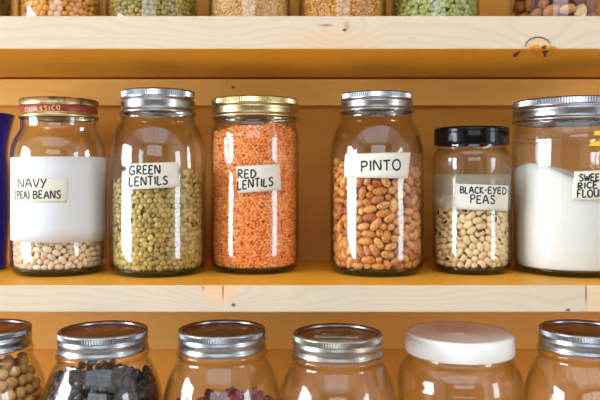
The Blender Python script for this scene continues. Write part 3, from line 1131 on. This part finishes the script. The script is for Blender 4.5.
# green lentils
M['lentil'] = mat_bean('green_lentil_skin', [(0, rgb(200, 172, 98)), (.3, rgb(176, 152, 80)), (.55, rgb(212, 182, 108)), (.78, rgb(148, 130, 64)), (1, rgb(190, 150, 84))], .42, rgb(140, 116, 56)[:3] + (.3,), 400)
C, ax, lay = pack(B, INZ, lambda t, r: B.h(175) + .005 * math.sin(t), .0060, 0, 2, 1.75, 60)
spread(B, 'green_lentil', 'small green lentil in the jar taped GREEN LENTILS', 'lentil', 'green lentils against the glass', [bean_mesh('lens', .0037, .0037, .0018, 12, 7), bean_mesh('lens', .0034, .0035, .0018, 12, 7)], [M['lentil']], C, ax, lay, 300,
       'green_lentils', 'mass of small green lentils in the jar taped GREEN LENTILS', flat=1.2, jit=.65, disc=True, core=(B.R - .015, INZ, B.h(192)))
# red lentils: far past counting
M['red'] = mat_bean('red_lentil_skin', [(0, rgb(255, 166, 84)), (.4, rgb(255, 148, 66)), (.7, rgb(255, 186, 110)), (.9, rgb(246, 118, 48)), (1, rgb(255, 196, 130))], .55, spec=.25)
C, ax, lay = pack(C_, INZ, lambda t, r: C_.h(129.5) + .0025 * math.sin(2 * t + .5) - .0015 * math.cos(5 * t), .0038, 0, 2, 1.7, 30)
spread(C_, 'red_lentil', '', 'lentil', '', [bean_mesh('half', .0027, .0027, .0018, 8, 4), bean_mesh('half', .0025, .0028, .0017, 8, 4)], [M['red']], C, ax, lay, 0,
       'red_lentils', 'orange split lentils filling the gold-lidded jar', flat=.9, jit=.8, disc=True, size=(.82, 1.04), core=(C_.R - .0105, INZ, C_.h(136)))
# pinto beans
M['pinto'] = mat_bean('pinto_bean_skin', [(0, rgb(232, 164, 84)), (.35, rgb(212, 130, 58)), (.6, rgb(244, 184, 106)), (.9, rgb(190, 104, 52)), (1, rgb(140, 62, 50))], .36, rgb(120, 62, 36)[:3] + (.6,), 420, mottle_lo=.5, mottle_hi=.62)
C, ax, lay = pack(D_, INZ, lambda t, r: D_.h(167) - .004 * math.sin(t), .0086, .0032, 2, 1.8, 80)
spread(D_, 'pinto_bean', 'brown speckled bean in the jar taped PINTO', 'bean', 'pinto beans against the glass', [bean_mesh('kidney', .0077, .0047, .0043, 14, 9), bean_mesh('kidney', .0071, .0050, .0044, 14, 9), bean_mesh('kidney', .0074, .0045, .0042, 14, 9)], [M['pinto']], C, ax, lay, 300,
       'pinto_beans', 'mass of brown speckled beans filling the jar taped PINTO', core=(D_.R - .026, INZ, D_.h(166)))
# black-eyed peas
M['pea'] = mat_bean('black_eyed_pea_skin', [(0, rgb(246, 224, 178)), (.5, rgb(240, 212, 162)), (1, rgb(228, 194, 142))], .4)
M['eye'] = mat_plain('pea_eye', rgb(44, 34, 34), .45)


def pea(a, b, c):
    m = bean_mesh('kidney', a, b, c, 16, 12)
    for p in m.polygons:
        if p.center.y < -b * .28 and (p.center.x / (a * .42)) ** 2 + (p.center.z / (c * .5)) ** 2 < 1 and not ((p.center.x / (a * .2)) ** 2 + (p.center.z / (c * .2)) ** 2 < 1):
            p.material_index = 1
    return m


C, ax, lay = pack(E_, INZ, lambda t, r: E_.h(199) + .002 * math.sin(3 * t), .0074, .0019, 2, 1.9, 80)
spread(E_, 'black_eyed_pea', 'cream pea with a dark eye in the black-lidded jar', 'pea', 'black-eyed peas against the glass', [pea(.0058, .0041, .0038), pea(.0054, .0043, .0038)], [M['pea'], M['eye']], C, ax, lay, 300,
       'black_eyed_peas', 'mass of cream peas with dark eyes filling the black-lidded jar', flat=.25, jit=.9, core=(E_.R - .021, INZ, E_.h(212)))
# flour
zs = [INZ, .0078, .0092, .0115, .0145, .018, .023] + [z for z in np.linspace(.03, G_.h(172), 10)]
fp = [(0, INZ)] + [(G_.rin(INZ) - .0035, INZ)] + [(G_.rin(z) - .0013, z) for z in zs[1:]] + [(G_.R * .8, G_.h(172)), (G_.R * .5, G_.h(171)), (0, G_.h(170))]
me = lathe(fp, 72)
for v in me.vertices:
    if v.co.z > G_.h(205):
        th = math.atan2(v.co.y, v.co.x) - G_.front
        th = (th + PI) % (2 * PI) - PI
        r_ = math.hypot(v.co.x, v.co.y) / G_.R
        k = (v.co.z - G_.h(205)) / (G_.h(172) - G_.h(205))
        v.co.z += k * r_ * (.0095 * math.exp(-((th + .75) / .55) ** 2) - .009 * math.exp(-((th - .12) / .38) ** 2) + .004 * math.exp(-((abs(th) - PI) / .8) ** 2))
fo = link_mesh('flour', me, M['flour'], loc=G_.root.location)
tag(fo, 'white flour heaped in the jar taped SWEET RICE FLOUR', 'flour', None, 'stuff')

# ================================================================ BOTTOM ROW
LB = LOWZ
RL = .0425


def low_jar(label, lx0, lx1, band, disc, glass, script=False, tilt=0):
    j = Jar('mason_jar', label, lx0, lx1, R=RL, base=LB, group=None)
    R = .0578
    j.R = R
    top = .1968
    prof = [(R * .90, .0006), (R * .955, .0042), (R * .985, .0105), (R * .998, .020), (R, .060), (R, .112), (R * .985, .130), (R * .94, .1425), (R * .865, .1545), (R * .785, .1640), (R * .745, .1690), (R * .77, .1725), (R * .775, .1750), (R * .745, .1775), (R * .735, .182)]
    j.glass(prof, glass, foot=False)
    j.mason_lid(RL, top, .0195, band, disc, 108, script)
    return j


L0 = low_jar('silver-lidded jar of chickpeas in the bottom row, cut by the frame edge', -63, 32, M['steel'], M['steel_old'], M['glass_warm'])
L1 = low_jar('silver-lidded jar of dark beans in the bottom row', 57, 148, M['steel'], M['steel'], M['glass'])
L2 = low_jar('silver-lidded jar with dark red dried berries in the bottom row', 178, 265.5, M['steel'], M['steel'], M['glass'])
L3 = low_jar('clear jar with worn script-embossed lid, next to the white-lidded jar', 293, 382.5, M['steel_old'], M['steel_old'], M['glass'], True)
L5 = low_jar('silver-lidded jar to the right of the white-lidded jar in the bottom row', 538.5, 632.5, M['steel'], M['steel_old'], M['glass_warm'])
L4 = Jar('glass_jar', 'clear glass jar with a white plastic lid in the bottom row', 405, 515.6, R=.0550, base=LB)
R4 = .0630
top4 = -(320.6 - PY) / F * (L4.Z + .055) - LB
RW = .0550
L4.R = R4
L4.glass([(R4 * .9, .0006), (R4 * .955, .0042), (R4 * .985, .0105), (R4 * .998, .02), (R4, .06), (R4, top4 - .058), (R4 * .99, top4 - .047), (R4 * .955, top4 - .037), (R4 * .88, top4 - .029), (R4 * .81, top4 - .025), (R4 * .79, top4 - .021), (R4 * .79, top4 - .012)], M['glass'], foot=False)
hw = .0195
wl = [(RW * .95, top4 - hw), (RW * .985, top4 - hw - .0002), (RW, top4 - hw + .001), (RW * .997, top4 - hw * .5), (RW * .99, top4 - .0022), (RW * .975, top4 - .0005), (RW * .955, top4), (RW * .90, top4), (RW * .875, top4 - .0004), (RW * .86, top4 - .0011), (RW * .1, top4 - .0011), (RW * .07, top4 - .0005), (0, top4 - .0004)]
link_mesh('lid', lathe(wl, 300, lambda i, k, r: r - (.00035 if i in (2, 3) and k % 2 else 0)), M['white_plastic'], L4.root)

LZ = .0062
M['chick'] = mat_bean('chickpea_skin', [(0, rgb(226, 178, 108)), (.5, rgb(214, 162, 92)), (1, rgb(196, 140, 74))], .5)
C, ax, lay = pack(L0, .085, lambda t, r: .166 + .003 * math.sin(2 * t), .0114, 0, 2, 1.8, 60)
spread(L0, 'chickpea', 'round tan chickpea in the silver-lidded jar at the bottom left', 'chickpea', 'chickpeas in the bottom row', [bean_mesh('chick', .0057, .0052, .0052), bean_mesh('chick', .0055, .0051, .0053)], [M['chick']], C, ax, lay, 300,
       'chickpeas', 'mass of tan chickpeas in the jar at the bottom left', core=(L0.R - .030, LZ, .136))
M['dark'] = mat_bean('black_bean_skin', [(0, rgb(22, 19, 24)), (.6, rgb(32, 26, 30)), (1, rgb(52, 36, 34))], .26, spec=.4)
C, ax, lay = pack(L1, .080, lambda t, r: .156 + .003 * math.sin(2 * t + 1), .0074, .0022, 2, 1.9, 60)
spread(L1, 'black_bean', 'small shiny black bean in the bottom-row jar', 'bean', 'black beans in the bottom row', [bean_mesh('kidney', .0060, .0041, .0037), bean_mesh('kidney', .0056, .0042, .0038)], [M['dark']], C, ax, lay, 300,
       'black_beans', 'mass of black beans filling the bottom-row jar', core=(L1.R - .024, LZ, .140))
M['berry'] = mat_bean('dried_berry_skin', [(0, rgb(120, 24, 34)), (.5, rgb(146, 36, 46)), (1, rgb(92, 16, 28))], .35)
C, ax, lay = pack(L2, .080, lambda t, r: .127 + .019 * math.exp(-((t - .6) / .6) ** 2), .0122, 0, 2, 1.8, 50)
spread(L2, 'dried_berry', 'wrinkled dark red dried berry in the bottom-row jar', 'dried berry', 'dried berries in the bottom row', [bean_mesh('wrinkle', .0064, .0050, .0046, 14, 9), bean_mesh('wrinkle', .0060, .0054, .0042, 14, 9)], [M['berry']], C, ax, lay, 300,
       'dried_berries', 'mass of dark red dried berries in the bottom-row jar', core=(L2.R - .030, LZ, .104), size=(.86, .98))

# ================================================================ TOP ROW
TB = zt1


def top_jar(label, x0, x1, glass):
    j = Jar('mason_jar', label, x0, x1, .738, base=TB)
    R = j.R
    Rl_ = R * .77
    H = .200
    j.glass([(R * .90, .0006), (R * .955, .0042), (R * .985, .0105), (R * .998, .020), (R, .060), (R, .112), (R * .985, .130), (R * .94, .1425), (R * .865, .1545), (R * .785, .1640), (R * .755, .1690), (R * .77, .1725), (R * .775, .1750), (R * .745, .1775), (R * .735, .182)], glass)
    j.mason_lid(Rl_, H, .0235, M['steel'], M['steel'], 100)
    return j


T0 = top_jar('jar of olive-coloured seeds at the left end of the top row', -75, 14.5, M['glass_warm'])
T1 = top_jar('jar of round orange-yellow peas in the top row', 17.5, 103, M['glass'])
T2 = top_jar('jar of small yellow-green peas in the top row', 105.5, 198, M['glass'])
T3 = top_jar('jar of fine pale beige grain in the top row', 208.5, 291, M['glass'])
T4 = top_jar('jar of coarse golden grain in the top row', 297.5, 386.5, M['glass'])
T5 = top_jar('jar of pale green split peas in the top row', 391, 480, M['glass'])
T6 = top_jar('jar of mixed brown nuts at the right end of the top row', 509, 603, M['glass'])
ZT = lambda t, r: .078


def top_fill(j, name, label, cat, group, meshes, mats, d, half, cap, mass, mlabel, iters=40, **kw):
    C, ax, lay = pack(j, INZ, ZT, d, half, 2, 1.75, iters, top_layers=1)
    spread(j, name, label, cat, group, meshes, mats, C, ax, lay, cap, mass, mlabel, core=(j.R - .0042 - d * 2.2, INZ, .07), **kw)


M['olive'] = mat_bean('olive_seed_skin', [(0, rgb(150, 120, 50)), (.5, rgb(120, 96, 40)), (1, rgb(170, 134, 64))], .5)
top_fill(T0, 'olive_seed', '', 'seed', '', [bean_mesh('round', .0024, .0022, .0022, 8, 5)], [M['olive']], .0043, 0, 0, 'olive_seeds', 'olive-coloured seeds filling the jar at the left end of the top row', 20)
M['orange'] = mat_bean('orange_pea_skin', [(0, rgb(236, 178, 84)), (.5, rgb(226, 156, 62)), (1, rgb(240, 194, 112))], .45)
top_fill(T1, 'yellow_pea', 'round orange-yellow pea in the top-row jar', 'pea', 'orange-yellow peas in the top row', [bean_mesh('round', .0039, .0037, .0037)], [M['orange']], .0073, 0, 300, 'yellow_peas', 'mass of round orange-yellow peas filling a top-row jar')
M['yg'] = mat_bean('yellow_green_pea_skin', [(0, rgb(168, 158, 72)), (.5, rgb(190, 172, 90)), (1, rgb(140, 130, 52))], .45)
top_fill(T2, 'yellow_green_pea', 'small yellow-green pea in the top-row jar', 'pea', 'yellow-green peas in the top row', [bean_mesh('round', .0032, .0030, .0030, 10, 6)], [M['yg']], .0060, 0, 300, 'yellow_green_peas', 'mass of small yellow-green peas filling a top-row jar')
M['beige'] = mat_bean('beige_grain_skin', [(0, rgb(236, 202, 142)), (.5, rgb(222, 182, 118)), (1, rgb(204, 160, 94))], .55)
top_fill(T3, 'beige_grain', '', 'grain', '', [bean_mesh('round', .0026, .0015, .0014, 8, 5)], [M['beige']], .0028, .0009, 0, 'beige_grain', 'fine pale beige grain filling a top-row jar', 16)
M['golden'] = mat_bean('golden_grain_skin', [(0, rgb(230, 180, 92)), (.5, rgb(214, 158, 70)), (.9, rgb(186, 124, 50)), (1, rgb(240, 202, 130))], .55)
top_fill(T4, 'golden_grain', '', 'grain', '', [bean_mesh('round', .0031, .0019, .0017, 8, 5)], [M['golden']], .0034, .0012, 0, 'golden_grain', 'coarse golden grain filling a top-row jar', 16)
M['split'] = mat_bean('split_pea_skin', [(0, rgb(164, 176, 92)), (.5, rgb(182, 190, 112)), (1, rgb(146, 158, 76))], .5)
top_fill(T5, 'split_pea', 'pale green split pea in the top-row jar', 'pea', 'split peas in the top row', [bean_mesh('half', .0040, .0040, .0036), bean_mesh('half', .0037, .0041, .0034)], [M['split']], .0064, 0, 300, 'split_peas', 'mass of pale green split peas filling a top-row jar', disc=True, flat=.6, jit=1.0)
M['nut'] = mat_bean('nut_skin', [(0, rgb(150, 84, 44)), (.4, rgb(122, 62, 32)), (.75, rgb(168, 102, 56)), (.9, rgb(190, 130, 80)), (1, rgb(228, 196, 140))], .4)
top_fill(T6, 'nut', 'brown nut in the jar at the right end of the top row', 'nut', 'nuts in the top row', [bean_mesh('chick', .0082, .0070, .0066, 14, 9), bean_mesh('kidney', .0094, .0062, .0056, 14, 9)], [M['nut']], .0136, .0026, 300, 'nuts', 'mass of brown nuts filling the jar at the right end of the top row')

# ================================================================ camera and picture
cam = bpy.data.cameras.new('camera')
co = bpy.data.objects.new('camera', cam)
COL.objects.link(co)
co.location = (0, -D0, EYE)
co.rotation_euler = (PI / 2, 0, 0)
cam.sensor_fit = 'HORIZONTAL'
cam.sensor_width = 36
cam.lens = F / 600 * 36
cam.shift_x = 0
cam.shift_y = -(200 - PY) / 600
cam.clip_start = .02
cam.clip_end = 50
cam.dof.use_dof = True
cam.dof.focus_distance = .745
cam.dof.aperture_fstop = 7.1
sc.camera = co
sc.view_settings.view_transform = 'Standard'
sc.view_settings.look = 'None'
sc.view_settings.exposure = -0.32
sc.view_settings.gamma = 1.0
sc.view_settings.use_curve_mapping = False
try:
    sc.cycles.use_denoising = True
    sc.cycles.transparent_max_bounces = 40
    sc.cycles.max_bounces = 14
    sc.cycles.diffuse_bounces = 6
    sc.cycles.glossy_bounces = 6
    sc.cycles.sample_clamp_indirect = 6.0
except Exception:
    pass
